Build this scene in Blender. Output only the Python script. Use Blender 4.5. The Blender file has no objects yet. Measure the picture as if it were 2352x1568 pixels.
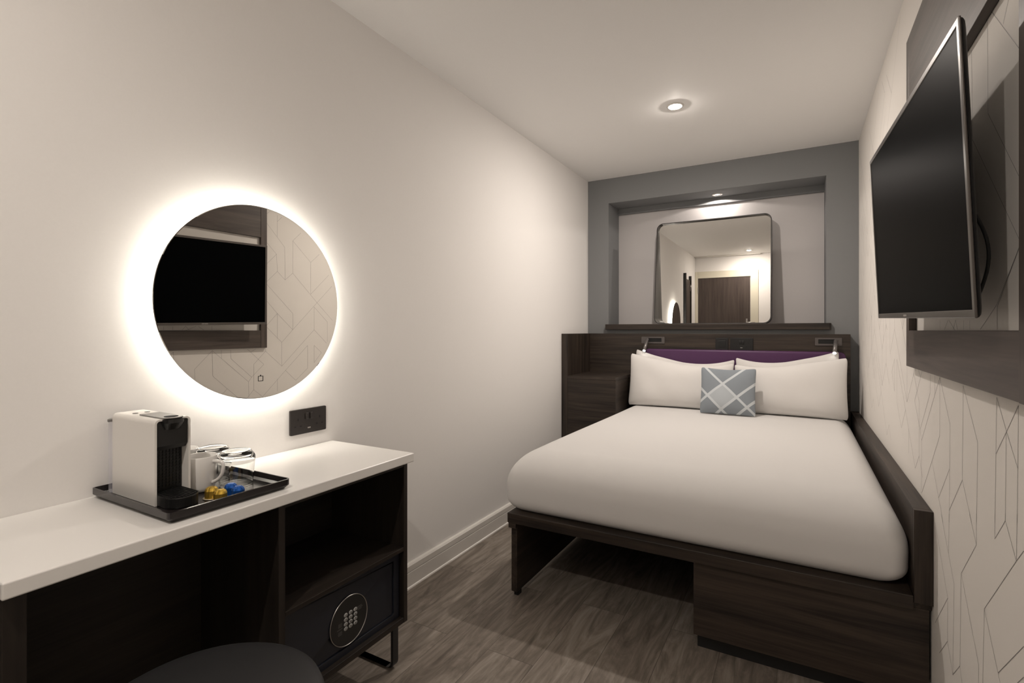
import bpy, bmesh, math, random
from mathutils import Vector, Matrix, Euler

PI = math.pi
scene = bpy.context.scene
COL = scene.collection

# ------------------------------------------------------------------ camera, world, exposure
cam_data = bpy.data.cameras.new('camera')
cam = bpy.data.objects.new('camera', cam_data)
COL.objects.link(cam)
cam.location = (0.0, 0.0, 1.1412)
cam.rotation_euler = (PI / 2, 0.0, 0.5161)
cam_data.sensor_width = 36.0
cam_data.lens = 1159.7 / 2352 * 36.0
cam_data.shift_y = -(784 - 758.5) / 2352
cam_data.clip_start = 0.02
scene.camera = cam

world = bpy.data.worlds.new('world')
scene.world = world
world.use_nodes = True
world.node_tree.nodes['Background'].inputs[0].default_value = (0.9, 0.85, 0.8, 1)
world.node_tree.nodes['Background'].inputs[1].default_value = 0.0

vs = scene.view_settings
vs.view_transform = 'Standard'
vs.look = 'None'
vs.gamma = 1.0
vs.use_curve_mapping = False
vs.exposure = 1.08

# ------------------------------------------------------------------ lamp powers (W) and colours
WARM = (1.0, 0.905, 0.82)
LAMP_BED = 1090.0      # glow of the domed lens of the downlight over the bed
LAMP_DOOR = 900.0     # the same by the door
LAMP_NICHE = 2.0       # downlight in the soffit of the niche
LAMP_READ = 0.12        # reading lamps
HALO = 9.2            # emission strength of the strip behind the round mirror

# ------------------------------------------------------------------ room
XL, XR, YB, YF, ZC = -1.514, 0.339, 3.942, -0.72, 2.369
NX0, NX1, NZ0, NZ1, NY = -1.338, 0.160, 1.190, 2.169, 4.212


MIRROR_YAW = -0.018


# ------------------------------------------------------------------ materials
def new_mat(name):
    m = bpy.data.materials.new(name)
    m.use_nodes = True
    nt = m.node_tree
    return m, nt, nt.nodes['Principled BSDF']


def plain(name, col, rough=0.5, metal=0.0, spec=0.5, coat=0.0):
    m, nt, b = new_mat(name)
    b.inputs['Base Color'].default_value = (*col, 1)
    b.inputs['Roughness'].default_value = rough
    b.inputs['Metallic'].default_value = metal
    b.inputs['Specular IOR Level'].default_value = spec
    b.inputs['Coat Weight'].default_value = coat
    return m


def emit(name, col, strength):
    m, nt, b = new_mat(name)
    b.inputs['Base Color'].default_value = (0.9, 0.9, 0.9, 1)
    b.inputs['Emission Color'].default_value = (*col, 1)
    b.inputs['Emission Strength'].default_value = strength
    return m


def node(nt, kind, **kw):
    n = nt.nodes.new(kind)
    for k, v in kw.items():
        setattr(n, k, v)
    return n


def paint(name, col, rough=0.75, bump=0.03, scale=180.0, spec=0.25):
    """matt paint with a faint roller texture"""
    m, nt, b = new_mat(name)
    L = nt.links.new
    tc = node(nt, 'ShaderNodeTexCoord')
    nz = node(nt, 'ShaderNodeTexNoise')
    nz.inputs['Scale'].default_value = scale
    nz.inputs['Detail'].default_value = 3
    L(tc.outputs['Object'], nz.inputs['Vector'])
    mx = node(nt, 'ShaderNodeMix', data_type='RGBA')
    mx.inputs[6].default_value = (*[c * 0.985 for c in col], 1)
    mx.inputs[7].default_value = (*[min(1, c * 1.015) for c in col], 1)
    L(nz.outputs['Fac'], mx.inputs[0])
    L(mx.outputs[2], b.inputs['Base Color'])
    bp = node(nt, 'ShaderNodeBump')
    bp.inputs['Strength'].default_value = bump
    bp.inputs['Distance'].default_value = 0.002
    L(nz.outputs['Fac'], bp.inputs['Height'])
    L(bp.outputs['Normal'], b.inputs['Normal'])
    b.inputs['Roughness'].default_value = rough
    b.inputs['Specular IOR Level'].default_value = spec
    return m


def wood(name, dark, light, axis=0, rough=0.45, scale=1.0, spec=0.4):
    """laminate with streaky grain running along one axis (0 x, 1 y, 2 z)"""
    m, nt, b = new_mat(name)
    L = nt.links.new
    tc = node(nt, 'ShaderNodeTexCoord')
    mp = node(nt, 'ShaderNodeMapping')
    s = [26.0 * scale] * 3
    s[axis] = 1.3 * scale
    mp.inputs['Scale'].default_value = s
    L(tc.outputs['Object'], mp.inputs['Vector'])
    n1 = node(nt, 'ShaderNodeTexNoise')
    n1.inputs['Scale'].default_value = 1.0
    n1.inputs['Detail'].default_value = 8
    n1.inputs['Roughness'].default_value = 0.62
    n1.inputs['Distortion'].default_value = 0.6
    L(mp.outputs['Vector'], n1.inputs['Vector'])
    n2 = node(nt, 'ShaderNodeTexNoise')
    mp2 = node(nt, 'ShaderNodeMapping')
    s2 = [160.0 * scale] * 3
    s2[axis] = 5.0 * scale
    mp2.inputs['Scale'].default_value = s2
    L(tc.outputs['Object'], mp2.inputs['Vector'])
    L(mp2.outputs['Vector'], n2.inputs['Vector'])
    n2.inputs['Scale'].default_value = 1.0
    n2.inputs['Detail'].default_value = 3
    ad = node(nt, 'ShaderNodeMath', operation='MULTIPLY_ADD')
    L(n2.outputs['Fac'], ad.inputs[0])
    ad.inputs[1].default_value = 0.35
    L(n1.outputs['Fac'], ad.inputs[2])
    cr = node(nt, 'ShaderNodeValToRGB')
    cr.color_ramp.elements[0].position = 0.48
    cr.color_ramp.elements[0].color = (*dark, 1)
    cr.color_ramp.elements[1].position = 0.86
    cr.color_ramp.elements[1].color = (*light, 1)
    L(ad.outputs[0], cr.inputs[0])
    L(cr.outputs[0], b.inputs['Base Color'])
    b.inputs['Roughness'].default_value = rough
    b.inputs['Specular IOR Level'].default_value = spec
    return m


def floor_material():
    m, nt, b = new_mat('vinyl_plank')
    L = nt.links.new
    tc = node(nt, 'ShaderNodeTexCoord')
    mp = node(nt, 'ShaderNodeMapping')
    mp.inputs['Rotation'].default_value = (0, 0, PI / 2)
    mp.inputs['Location'].default_value = (0.31, 0.062, 0)
    L(tc.outputs['Object'], mp.inputs['Vector'])
    br = node(nt, 'ShaderNodeTexBrick')
    br.offset = 0.37
    br.inputs['Scale'].default_value = 1.0
    br.inputs['Brick Width'].default_value = 1.22
    br.inputs['Row Height'].default_value = 0.181
    br.inputs['Mortar Size'].default_value = 0.0009
    br.inputs['Mortar Smooth'].default_value = 0.1
    br.inputs['Bias'].default_value = 0.0
    br.inputs['Color1'].default_value = (0.0, 0.0, 0.0, 1)
    br.inputs['Color2'].default_value = (1.0, 1.0, 1.0, 1)
    br.inputs['Mortar'].default_value = (0.5, 0.5, 0.5, 1)
    L(mp.outputs['Vector'], br.inputs['Vector'])
    # per-plank offset of the grain
    off = node(nt, 'ShaderNodeVectorMath', operation='MULTIPLY_ADD')
    off.inputs[1].default_value = (7.3, 3.1, 5.7)
    L(br.outputs['Color'], off.inputs[0])
    L(tc.outputs['Object'], off.inputs[2])
    g = node(nt, 'ShaderNodeMapping')
    g.inputs['Scale'].default_value = (13, 2.3, 13)
    L(off.outputs[0], g.inputs['Vector'])
    n1 = node(nt, 'ShaderNodeTexNoise')
    n1.inputs['Scale'].default_value = 1.0
    n1.inputs['Detail'].default_value = 9
    n1.inputs['Roughness'].default_value = 0.68
    n1.inputs['Distortion'].default_value = 2.2
    L(g.outputs['Vector'], n1.inputs['Vector'])
    g2 = node(nt, 'ShaderNodeMapping')
    g2.inputs['Scale'].default_value = (95, 4, 95)
    L(off.outputs[0], g2.inputs['Vector'])
    n2 = node(nt, 'ShaderNodeTexNoise')
    n2.inputs['Scale'].default_value = 1.0
    n2.inputs['Detail'].default_value = 4
    L(g2.outputs['Vector'], n2.inputs['Vector'])
    ad = node(nt, 'ShaderNodeMath', operation='MULTIPLY_ADD')
    L(n2.outputs['Fac'], ad.inputs[0])
    ad.inputs[1].default_value = 0.32
    L(n1.outputs['Fac'], ad.inputs[2])
    pl = node(nt, 'ShaderNodeMath', operation='MULTIPLY_ADD')
    L(br.outputs['Color'], pl.inputs[0])
    pl.inputs[1].default_value = 0.13
    L(ad.outputs[0], pl.inputs[2])
    cr = node(nt, 'ShaderNodeValToRGB')
    e = cr.color_ramp.elements
    e[0].position = 0.44
    e[0].color = (0.070, 0.056, 0.045, 1)
    e[1].position = 0.94
    e[1].color = (0.32, 0.28, 0.24, 1)
    e2 = e.new(0.68)
    e2.color = (0.182, 0.153, 0.126, 1)
    L(pl.outputs[0], cr.inputs[0])
    mx = node(nt, 'ShaderNodeMix', data_type='RGBA')
    L(br.outputs['Fac'], mx.inputs[0])
    L(cr.outputs[0], mx.inputs[6])
    mx.inputs[7].default_value = (0.085, 0.069, 0.057, 1)
    L(mx.outputs[2], b.inputs['Base Color'])
    b.inputs['Roughness'].default_value = 0.5
    b.inputs['Specular IOR Level'].default_value = 0.35
    bp = node(nt, 'ShaderNodeBump')
    bp.inputs['Strength'].default_value = 0.12
    bp.inputs['Distance'].default_value = 0.002
    L(ad.outputs[0], bp.inputs['Height'])
    L(bp.outputs['Normal'], b.inputs['Normal'])
    return m


def cushion_material():
    """blue-grey cover with paler crossing bands and one paler lozenge, in UV space (-1..1)"""
    m, nt, b = new_mat('cushion_print')
    L = nt.links.new
    uv = node(nt, 'ShaderNodeUVMap')
    sp = node(nt, 'ShaderNodeSeparateXYZ')
    L(uv.outputs['UV'], sp.inputs[0])

    def math_(op, a, bb, c=None):
        n = node(nt, 'ShaderNodeMath', operation=op)
        for i, x in enumerate((a, bb, c)):
            if x is None:
                continue
            if isinstance(x, (int, float)):
                n.inputs[i].default_value = x
            else:
                L(x, n.inputs[i])
        return n.outputs[0]
    U = math_('MULTIPLY_ADD', sp.outputs[0], 2.0, -1.0)
    V = math_('MULTIPLY_ADD', sp.outputs[1], 2.0, -1.0)
    A = math_('MULTIPLY_ADD', U, 1.08, V)
    Bv = math_('MULTIPLY_ADD', U, -0.97, V)
    tot = None
    for src, c in ((A, 0.11), (A, -1.03), (Bv, 0.445), (Bv, -0.636), (Bv, -1.37)):
        d = math_('ABSOLUTE', math_('SUBTRACT', src, c), 0.0)
        k = math_('LESS_THAN', d, 0.068)
        tot = k if tot is None else math_('MAXIMUM', tot, k)
    loz = math_('MULTIPLY', math_('LESS_THAN', A, 0.11), math_('GREATER_THAN', A, -1.03))
    loz = math_('MULTIPLY', loz, math_('LESS_THAN', Bv, 0.445))
    loz = math_('MULTIPLY', loz, math_('GREATER_THAN', Bv, -0.636))
    m1 = node(nt, 'ShaderNodeMix', data_type='RGBA')
    L(loz, m1.inputs[0])
    m1.inputs[6].default_value = (0.265, 0.295, 0.325, 1)
    m1.inputs[7].default_value = (0.46, 0.495, 0.525, 1)
    m2 = node(nt, 'ShaderNodeMix', data_type='RGBA')
    L(tot, m2.inputs[0])
    L(m1.outputs[2], m2.inputs[6])
    m2.inputs[7].default_value = (0.60, 0.635, 0.66, 1)
    L(m2.outputs[2], b.inputs['Base Color'])
    b.inputs['Roughness'].default_value = 0.9
    b.inputs['Specular IOR Level'].default_value = 0.1
    return m


def linen(name, col):
    m, nt, b = new_mat(name)
    L = nt.links.new
    tc = node(nt, 'ShaderNodeTexCoord')
    nz = node(nt, 'ShaderNodeTexNoise')
    nz.inputs['Scale'].default_value = 9.0
    nz.inputs['Detail'].default_value = 4
    L(tc.outputs['Object'], nz.inputs['Vector'])
    bp = node(nt, 'ShaderNodeBump')
    bp.inputs['Strength'].default_value = 0.12
    bp.inputs['Distance'].default_value = 0.012
    L(nz.outputs['Fac'], bp.inputs['Height'])
    L(bp.outputs['Normal'], b.inputs['Normal'])
    b.inputs['Base Color'].default_value = (*col, 1)
    b.inputs['Roughness'].default_value = 0.9
    b.inputs['Specular IOR Level'].default_value = 0.15
    b.inputs['Sheen Weight'].default_value = 0.08
    return m


def glass(name):
    m, nt, b = new_mat(name)
    b.inputs['Base Color'].default_value = (0.98, 0.985, 0.98, 1)
    b.inputs['Transmission Weight'].default_value = 1.0
    b.inputs['Roughness'].default_value = 0.0
    b.inputs['IOR'].default_value = 1.46
    return m


def thin_clear(name, col, alpha):
    m, nt, b = new_mat(name)
    b.inputs['Base Color'].default_value = (*col, 1)
    b.inputs['Alpha'].default_value = alpha
    b.inputs['Roughness'].default_value = 0.1
    return m


M = {
    'wall': paint('warm_white_paint', (0.87, 0.85, 0.83)),
    'ceiling': paint('ceiling_paint', (0.95, 0.94, 0.925), bump=0.01),
    'grey': paint('grey_paint', (0.235, 0.24, 0.245)),
    'niche': paint('pale_lilac_vinyl', (0.60, 0.575, 0.57), bump=0.12, scale=260),
    'paper': paint('wallpaper_ground', (0.80, 0.765, 0.72), rough=0.7, bump=0.02),
    'ink': plain('wallpaper_line', (0.23, 0.215, 0.21), 0.6),
    'trim': plain('white_gloss_paint', (0.74, 0.71, 0.67), 0.4),
    'cream': plain('cream_gloss_paint', (0.72, 0.68, 0.56), 0.4),
    'bead': plain('white_sealant', (0.85, 0.82, 0.78), 0.5),
    'floor': floor_material(),
    'wood_x': wood('dark_laminate_x', (0.0095, 0.0070, 0.0056), (0.056, 0.0405, 0.0305), 0),
    'wood_y': wood('dark_laminate_y', (0.0095, 0.0070, 0.0056), (0.056, 0.0405, 0.0305), 1),
    'wood_z': wood('dark_laminate_z', (0.0095, 0.0070, 0.0056), (0.056, 0.0405, 0.0305), 2),
    'panel_y': wood('grey_brown_laminate_y', (0.060, 0.048, 0.042), (0.115, 0.093, 0.080), 1, spec=0.3),
    'panel_z': wood('grey_brown_laminate_z', (0.060, 0.048, 0.042), (0.115, 0.093, 0.080), 2, spec=0.3),
    'door': wood('door_veneer', (0.055, 0.042, 0.037), (0.095, 0.074, 0.064), 2, spec=0.3),
    'desk_z': wood('shaded_laminate_z', (0.012, 0.0095, 0.008), (0.030, 0.023, 0.018), 2, spec=0.3),  # desk laminate near black: the shade on the cabinet is put into its colour
    'desk_y': wood('shaded_laminate_y', (0.012, 0.0095, 0.008), (0.030, 0.023, 0.018), 1, spec=0.3),
    'top': plain('white_solid_surface', (0.84, 0.825, 0.80), 0.28, spec=0.5),
    'linen': linen('white_linen', (0.69, 0.675, 0.66)),
    'pillow': linen('white_pillowcase', (0.745, 0.725, 0.705)),
    'cushion': cushion_material(),
    'purple': plain('purple_vinyl', (0.085, 0.030, 0.095), 0.42, spec=0.4),
    'black_metal': plain('black_metal', (0.018, 0.018, 0.018), 0.42, 0.0, 0.5),
    'steel': plain('brushed_steel', (0.52, 0.50, 0.48), 0.32, 1.0),
    'bronze': plain('dark_bronze', (0.034, 0.031, 0.030), 0.35, 0.1),
    'plate_grey': plain('lamp_plate', (0.105, 0.092, 0.088), 0.4, 0.2),
    'stem': plain('lamp_stem', (0.22, 0.205, 0.20), 0.35, 0.6),
    'plate_black': plain('black_plate', (0.0065, 0.006, 0.006), 0.45),
    'plate': plain('matt_black_plate', (0.022, 0.018, 0.016), 0.38),
    'plate_dark': plain('black_recess', (0.004, 0.004, 0.004), 0.7),
    'bezel': plain('tv_bezel', (0.10, 0.088, 0.080), 0.3, 0.3),
    'tv_back': plain('tv_back', (0.012, 0.012, 0.012), 0.45),
    'screen': plain('tv_screen', (0.0022, 0.0024, 0.0027), 0.36, spec=0.008),
    'mirror': plain('mirror_silver', (0.80, 0.785, 0.755), 0.0, 1.0),
    'mirror_edge': plain('mirror_edge', (0.75, 0.78, 0.76), 0.2),
    'halo': emit('halo_strip', (1.0, 0.93, 0.83), HALO),
    'lens': emit('lamp_lens', (1.0, 0.95, 0.88), 12.0),
    'lens_bed': emit('bed_lamp_lens', WARM, LAMP_BED),
    'lens_door': emit('door_lamp_lens', WARM, LAMP_DOOR),
    'lens_read': emit('reading_lens', (1.0, 0.95, 0.88), 6.0),
    'white_plastic': plain('white_plastic', (0.80, 0.775, 0.735), 0.28),
    'black_plastic': plain('black_plastic', (0.012, 0.012, 0.012), 0.3),
    'black_grid': plain('black_grid', (0.006, 0.006, 0.006), 0.5),
    'grey_plastic': plain('grey_plastic', (0.20, 0.19, 0.18), 0.35),
    'clear_plastic': thin_clear('clear_plastic', (0.80, 0.78, 0.86), 0.22),
    'tray': plain('black_lacquer', (0.016, 0.013, 0.013), 0.16, spec=0.6),
    'china': plain('white_china', (0.80, 0.785, 0.76), 0.12, spec=0.6),
    'tumbler': glass('tumbler_glass'),
    'gold': plain('gold_foil', (0.72, 0.47, 0.08), 0.3, 0.85),
    'gold_rim': plain('gold_rim', (0.66, 0.58, 0.42), 0.35, 0.6),
    'blue': plain('blue_foil', (0.012, 0.10, 0.42), 0.3, 0.6),
    'blue_rim': plain('blue_rim', (0.35, 0.42, 0.55), 0.35, 0.6),
    'safe': plain('safe_steel', (0.012, 0.014, 0.021), 0.36),
    'key': plain('keypad_button', (0.34, 0.34, 0.33), 0.4),
    'key_ink': plain('keypad_print', (0.03, 0.03, 0.03), 0.5),
    'key_text': plain('keypad_text', (0.11, 0.105, 0.10), 0.5),
    'stool': plain('charcoal_vinyl', (0.022, 0.022, 0.023), 0.5, spec=0.35),
    'mark': plain('pale_mark', (0.45, 0.43, 0.41), 0.4),
    'rubber': plain('rubber', (0.01, 0.01, 0.01), 0.7),
}


# ------------------------------------------------------------------ mesh helpers
def bx(bm, x0, x1, y0, y1, z0, z1, mi=0):
    v = [bm.verts.new(p) for p in ((x0, y0, z0), (x1, y0, z0), (x1, y1, z0), (x0, y1, z0),
                                   (x0, y0, z1), (x1, y0, z1), (x1, y1, z1), (x0, y1, z1))]
    for f in ((0, 3, 2, 1), (4, 5, 6, 7), (0, 1, 5, 4), (1, 2, 6, 5), (2, 3, 7, 6), (3, 0, 4, 7)):
        bm.faces.new([v[i] for i in f]).material_index = mi
    return v


def box(*a):
    bm = bmesh.new()
    bx(bm, *a)
    return bm


def prism(bm, poly, axis, a0, a1, mi=0):
    """extrude a 2-D polygon along an axis; 2-D coords are the two other axes in xyz order"""
    def P(q, t):
        c = list(q)
        c.insert(axis, t)
        return c
    lo = [bm.verts.new(P(q, a0)) for q in poly]
    hi = [bm.verts.new(P(q, a1)) for q in poly]
    n = len(poly)
    fs = [bm.faces.new(lo[::-1]), bm.faces.new(hi)]
    for i in range(n):
        j = (i + 1) % n
        fs.append(bm.faces.new((lo[i], lo[j], hi[j], hi[i])))
    for f in fs:
        f.material_index = mi


def rrect(u0, u1, v0, v1, r, n=6, corners=(1, 1, 1, 1)):
    """rounded rectangle, counter-clockwise from lower left"""
    pts = []
    for k, (cu, cv, a) in enumerate(((u0 + r, v0 + r, PI), (u1 - r, v0 + r, 1.5 * PI), (u1 - r, v1 - r, 0), (u0 + r, v1 - r, 0.5 * PI))):
        if not corners[k]:
            pts.append(((u0, u1, u1, u0)[k], (v0, v0, v1, v1)[k]))
            continue
        for i in range(n + 1):
            t = a + i / n * PI / 2
            pts.append((cu + r * math.cos(t), cv + r * math.sin(t)))
    return pts


def ring_prism(bm, outer, inner, axis, a0, a1, mi=0, a0i=None):
    """frame between two matching 2-D outlines, extruded along an axis"""
    def P(q, t):
        c = list(q)
        c.insert(axis, t)
        return c
    n = len(outer)
    O0 = [bm.verts.new(P(q, a0)) for q in outer]
    O1 = [bm.verts.new(P(q, a1)) for q in outer]
    I0 = [bm.verts.new(P(q, a0)) for q in inner]
    I1 = [bm.verts.new(P(q, a1)) for q in inner]
    for i in range(n):
        j = (i + 1) % n
        for q in ((O0[i], O0[j], O1[j], O1[i]), (I0[j], I0[i], I1[i], I1[j]), (O1[i], O1[j], I1[j], I1[i]), (O0[j], O0[i], I0[i], I0[j])):
            bm.faces.new(q).material_index = mi


def lathe(bm, prof, c=(0, 0, 0), seg=48, axis=2, mi=0, smooth=True):
    """revolve (radius, height) points about an axis through c"""
    rings = []
    for r, h in prof:
        if r < 1e-6:
            rings.append([bm.verts.new(axmap(0, 0, h, axis, c))])
        else:
            rings.append([bm.verts.new(axmap(r * math.cos(2 * PI * i / seg), r * math.sin(2 * PI * i / seg), h, axis, c)) for i in range(seg)])
    for a, b in zip(rings, rings[1:]):
        for i in range(seg):
            j = (i + 1) % seg
            if len(a) == 1 and len(b) == 1:
                continue
            if len(a) == 1:
                q = (a[0], b[j], b[i])
            elif len(b) == 1:
                q = (a[i], a[j], b[0])
            else:
                q = (a[i], a[j], b[j], b[i])
            f = bm.faces.new(q)
            f.material_index = mi
            f.smooth = smooth


def axmap(a, b, h, axis, c):
    p = {2: (a, b, h), 0: (h, a, b), 1: (b, h, a)}[axis]
    return (p[0] + c[0], p[1] + c[1], p[2] + c[2])


def tube(bm, pts, r, seg=12, mi=0, cap=True, flat=None):
    """sweep a circle (or flat rectangle half-sizes) along a polyline"""
    pts = [Vector(p) for p in pts]
    rings = []
    up = None
    for i, p in enumerate(pts):
        t = ((pts[min(i + 1, len(pts) - 1)] - p).normalized() + (p - pts[max(i - 1, 0)]).normalized())
        t.normalize()
        if up is None:
            up = Vector((0, 0, 1)) if abs(t.z) < 0.9 else Vector((0, 1, 0))
            if flat:
                up = Vector(flat[2])
        s = t.cross(up).normalized()
        if not flat:
            up = s.cross(t).normalized()
            rr = r[i] if isinstance(r, (list, tuple)) else r
            rings.append([bm.verts.new(p + s * rr * math.cos(2 * PI * k / seg) + up * rr * math.sin(2 * PI * k / seg)) for k in range(seg)])
        else:
            a, b = flat[0], flat[1]
            rings.append([bm.verts.new(p + s * q[0] + up * q[1]) for q in ((-a, -b), (a, -b), (a, b), (-a, b))])
    n = len(rings[0])
    for a, b in zip(rings, rings[1:]):
        for i in range(n):
            j = (i + 1) % n
            f = bm.faces.new((a[i], a[j], b[j], b[i]))
            f.material_index = mi
            f.smooth = not flat
    if cap:
        bm.faces.new(rings[0][::-1]).material_index = mi
        bm.faces.new(rings[-1]).material_index = mi


def arc(c, r, a0, a1, n=8):
    return [(c[0] + r * math.cos(a0 + (a1 - a0) * i / n), c[1] + r * math.sin(a0 + (a1 - a0) * i / n)) for i in range(n + 1)]


def text_into(bm, s, size, mat4, mi=0, thick=0.0003):
    cu = bpy.data.curves.new('lettering', 'FONT')
    cu.body = s
    cu.size = size
    cu.align_x = 'CENTER'
    cu.align_y = 'CENTER'
    cu.extrude = thick
    ob = bpy.data.objects.new('lettering', cu)
    COL.objects.link(ob)
    dg = bpy.context.evaluated_depsgraph_get()
    me = bpy.data.meshes.new_from_object(ob.evaluated_get(dg))
    me.transform(mat4)
    n0 = len(bm.faces)
    bm.from_mesh(me)
    bm.faces.ensure_lookup_table()
    for f in bm.faces[n0:]:
        f.material_index = mi
    bpy.data.meshes.remove(me)
    bpy.data.objects.remove(ob)
    bpy.data.curves.remove(cu)


def obj(name, bm, mat, parent=None, bevel=0.0, smooth=False, local=False, subsurf=0, seg=2):
    """link a bmesh as ONE mesh object; coordinates are world ones unless local"""
    bmesh.ops.recalc_face_normals(bm, faces=bm.faces)
    me = bpy.data.meshes.new(name)
    if parent is not None and not local:
        w = world_loc(parent)
        bmesh.ops.translate(bm, verts=bm.verts, vec=-w)
    bm.to_mesh(me)
    bm.free()
    for x in (mat if isinstance(mat, (list, tuple)) else [mat]):
        me.materials.append(M[x] if isinstance(x, str) else x)
    o = bpy.data.objects.new(name, me)
    COL.objects.link(o)
    if parent is not None:
        o.parent = parent
    if smooth:
        for p in me.polygons:
            p.use_smooth = True
    if bevel > 0:
        b = o.modifiers.new('bevel', 'BEVEL')
        b.width = bevel
        b.segments = seg
        b.limit_method = 'ANGLE'
        b.angle_limit = math.radians(40)
        b.harden_normals = False
    if subsurf:
        s = o.modifiers.new('subsurf', 'SUBSURF')
        s.levels = subsurf
        s.render_levels = subsurf
    return o


def world_loc(o):
    v = Vector(o.location)
    while o.parent is not None:
        o = o.parent
        v = v + Vector(o.location)
    return v


def thing(name, label, cat, loc=(0, 0, 0), group=None):
    o = bpy.data.objects.new(name, None)
    o.empty_display_size = 0.05
    COL.objects.link(o)
    o.location = loc
    tag(o, label, cat, group)
    return o


def tag(o, label, cat, group=None):
    o['label'] = label
    o['category'] = cat
    if group:
        o['group'] = group
    return o


def struct(name, bm, mat, parent=None, **kw):
    o = obj(name, bm, mat, parent, **kw)
    if parent is None:
        o['kind'] = 'structure'
    return o


def dup(root, loc, label, name=None):
    """copy of a thing with copies of its parts and sub-parts"""
    r = root.copy()
    COL.objects.link(r)
    r.location = loc
    r['label'] = label
    for ch in list(root.children):
        c = ch.copy()
        COL.objects.link(c)
        c.parent = r
        for g in list(ch.children):
            d = g.copy()
            COL.objects.link(d)
            d.parent = c
    return r


def spot_lamp(name, parent, loc, watts, angle, blend, aim, col=WARM, size=0.02):
    l = bpy.data.lights.new(name, 'SPOT')
    l.energy = watts
    l.color = col
    l.spot_size = angle
    l.spot_blend = blend
    l.shadow_soft_size = size
    o = bpy.data.objects.new(name, l)
    COL.objects.link(o)
    o.parent = parent
    o.location = Vector(loc) - world_loc(parent)
    o.rotation_euler = (Vector(aim)).to_track_quat('-Z', 'Y').to_euler()
    return o


# ================================================================== SETTING
T = 0.10
struct('floor', box(XL - T, XR + T, YF - T, YB + 0.3, -0.1, 0.0), 'floor')
struct('ceiling', box(XL - T, XR + T, YF - T, YB + 0.36, ZC, ZC + 0.1), 'ceiling')
struct('wall_left', box(XL - T, XL, YF - T, YB + 0.3, 0, ZC), 'wall')

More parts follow.
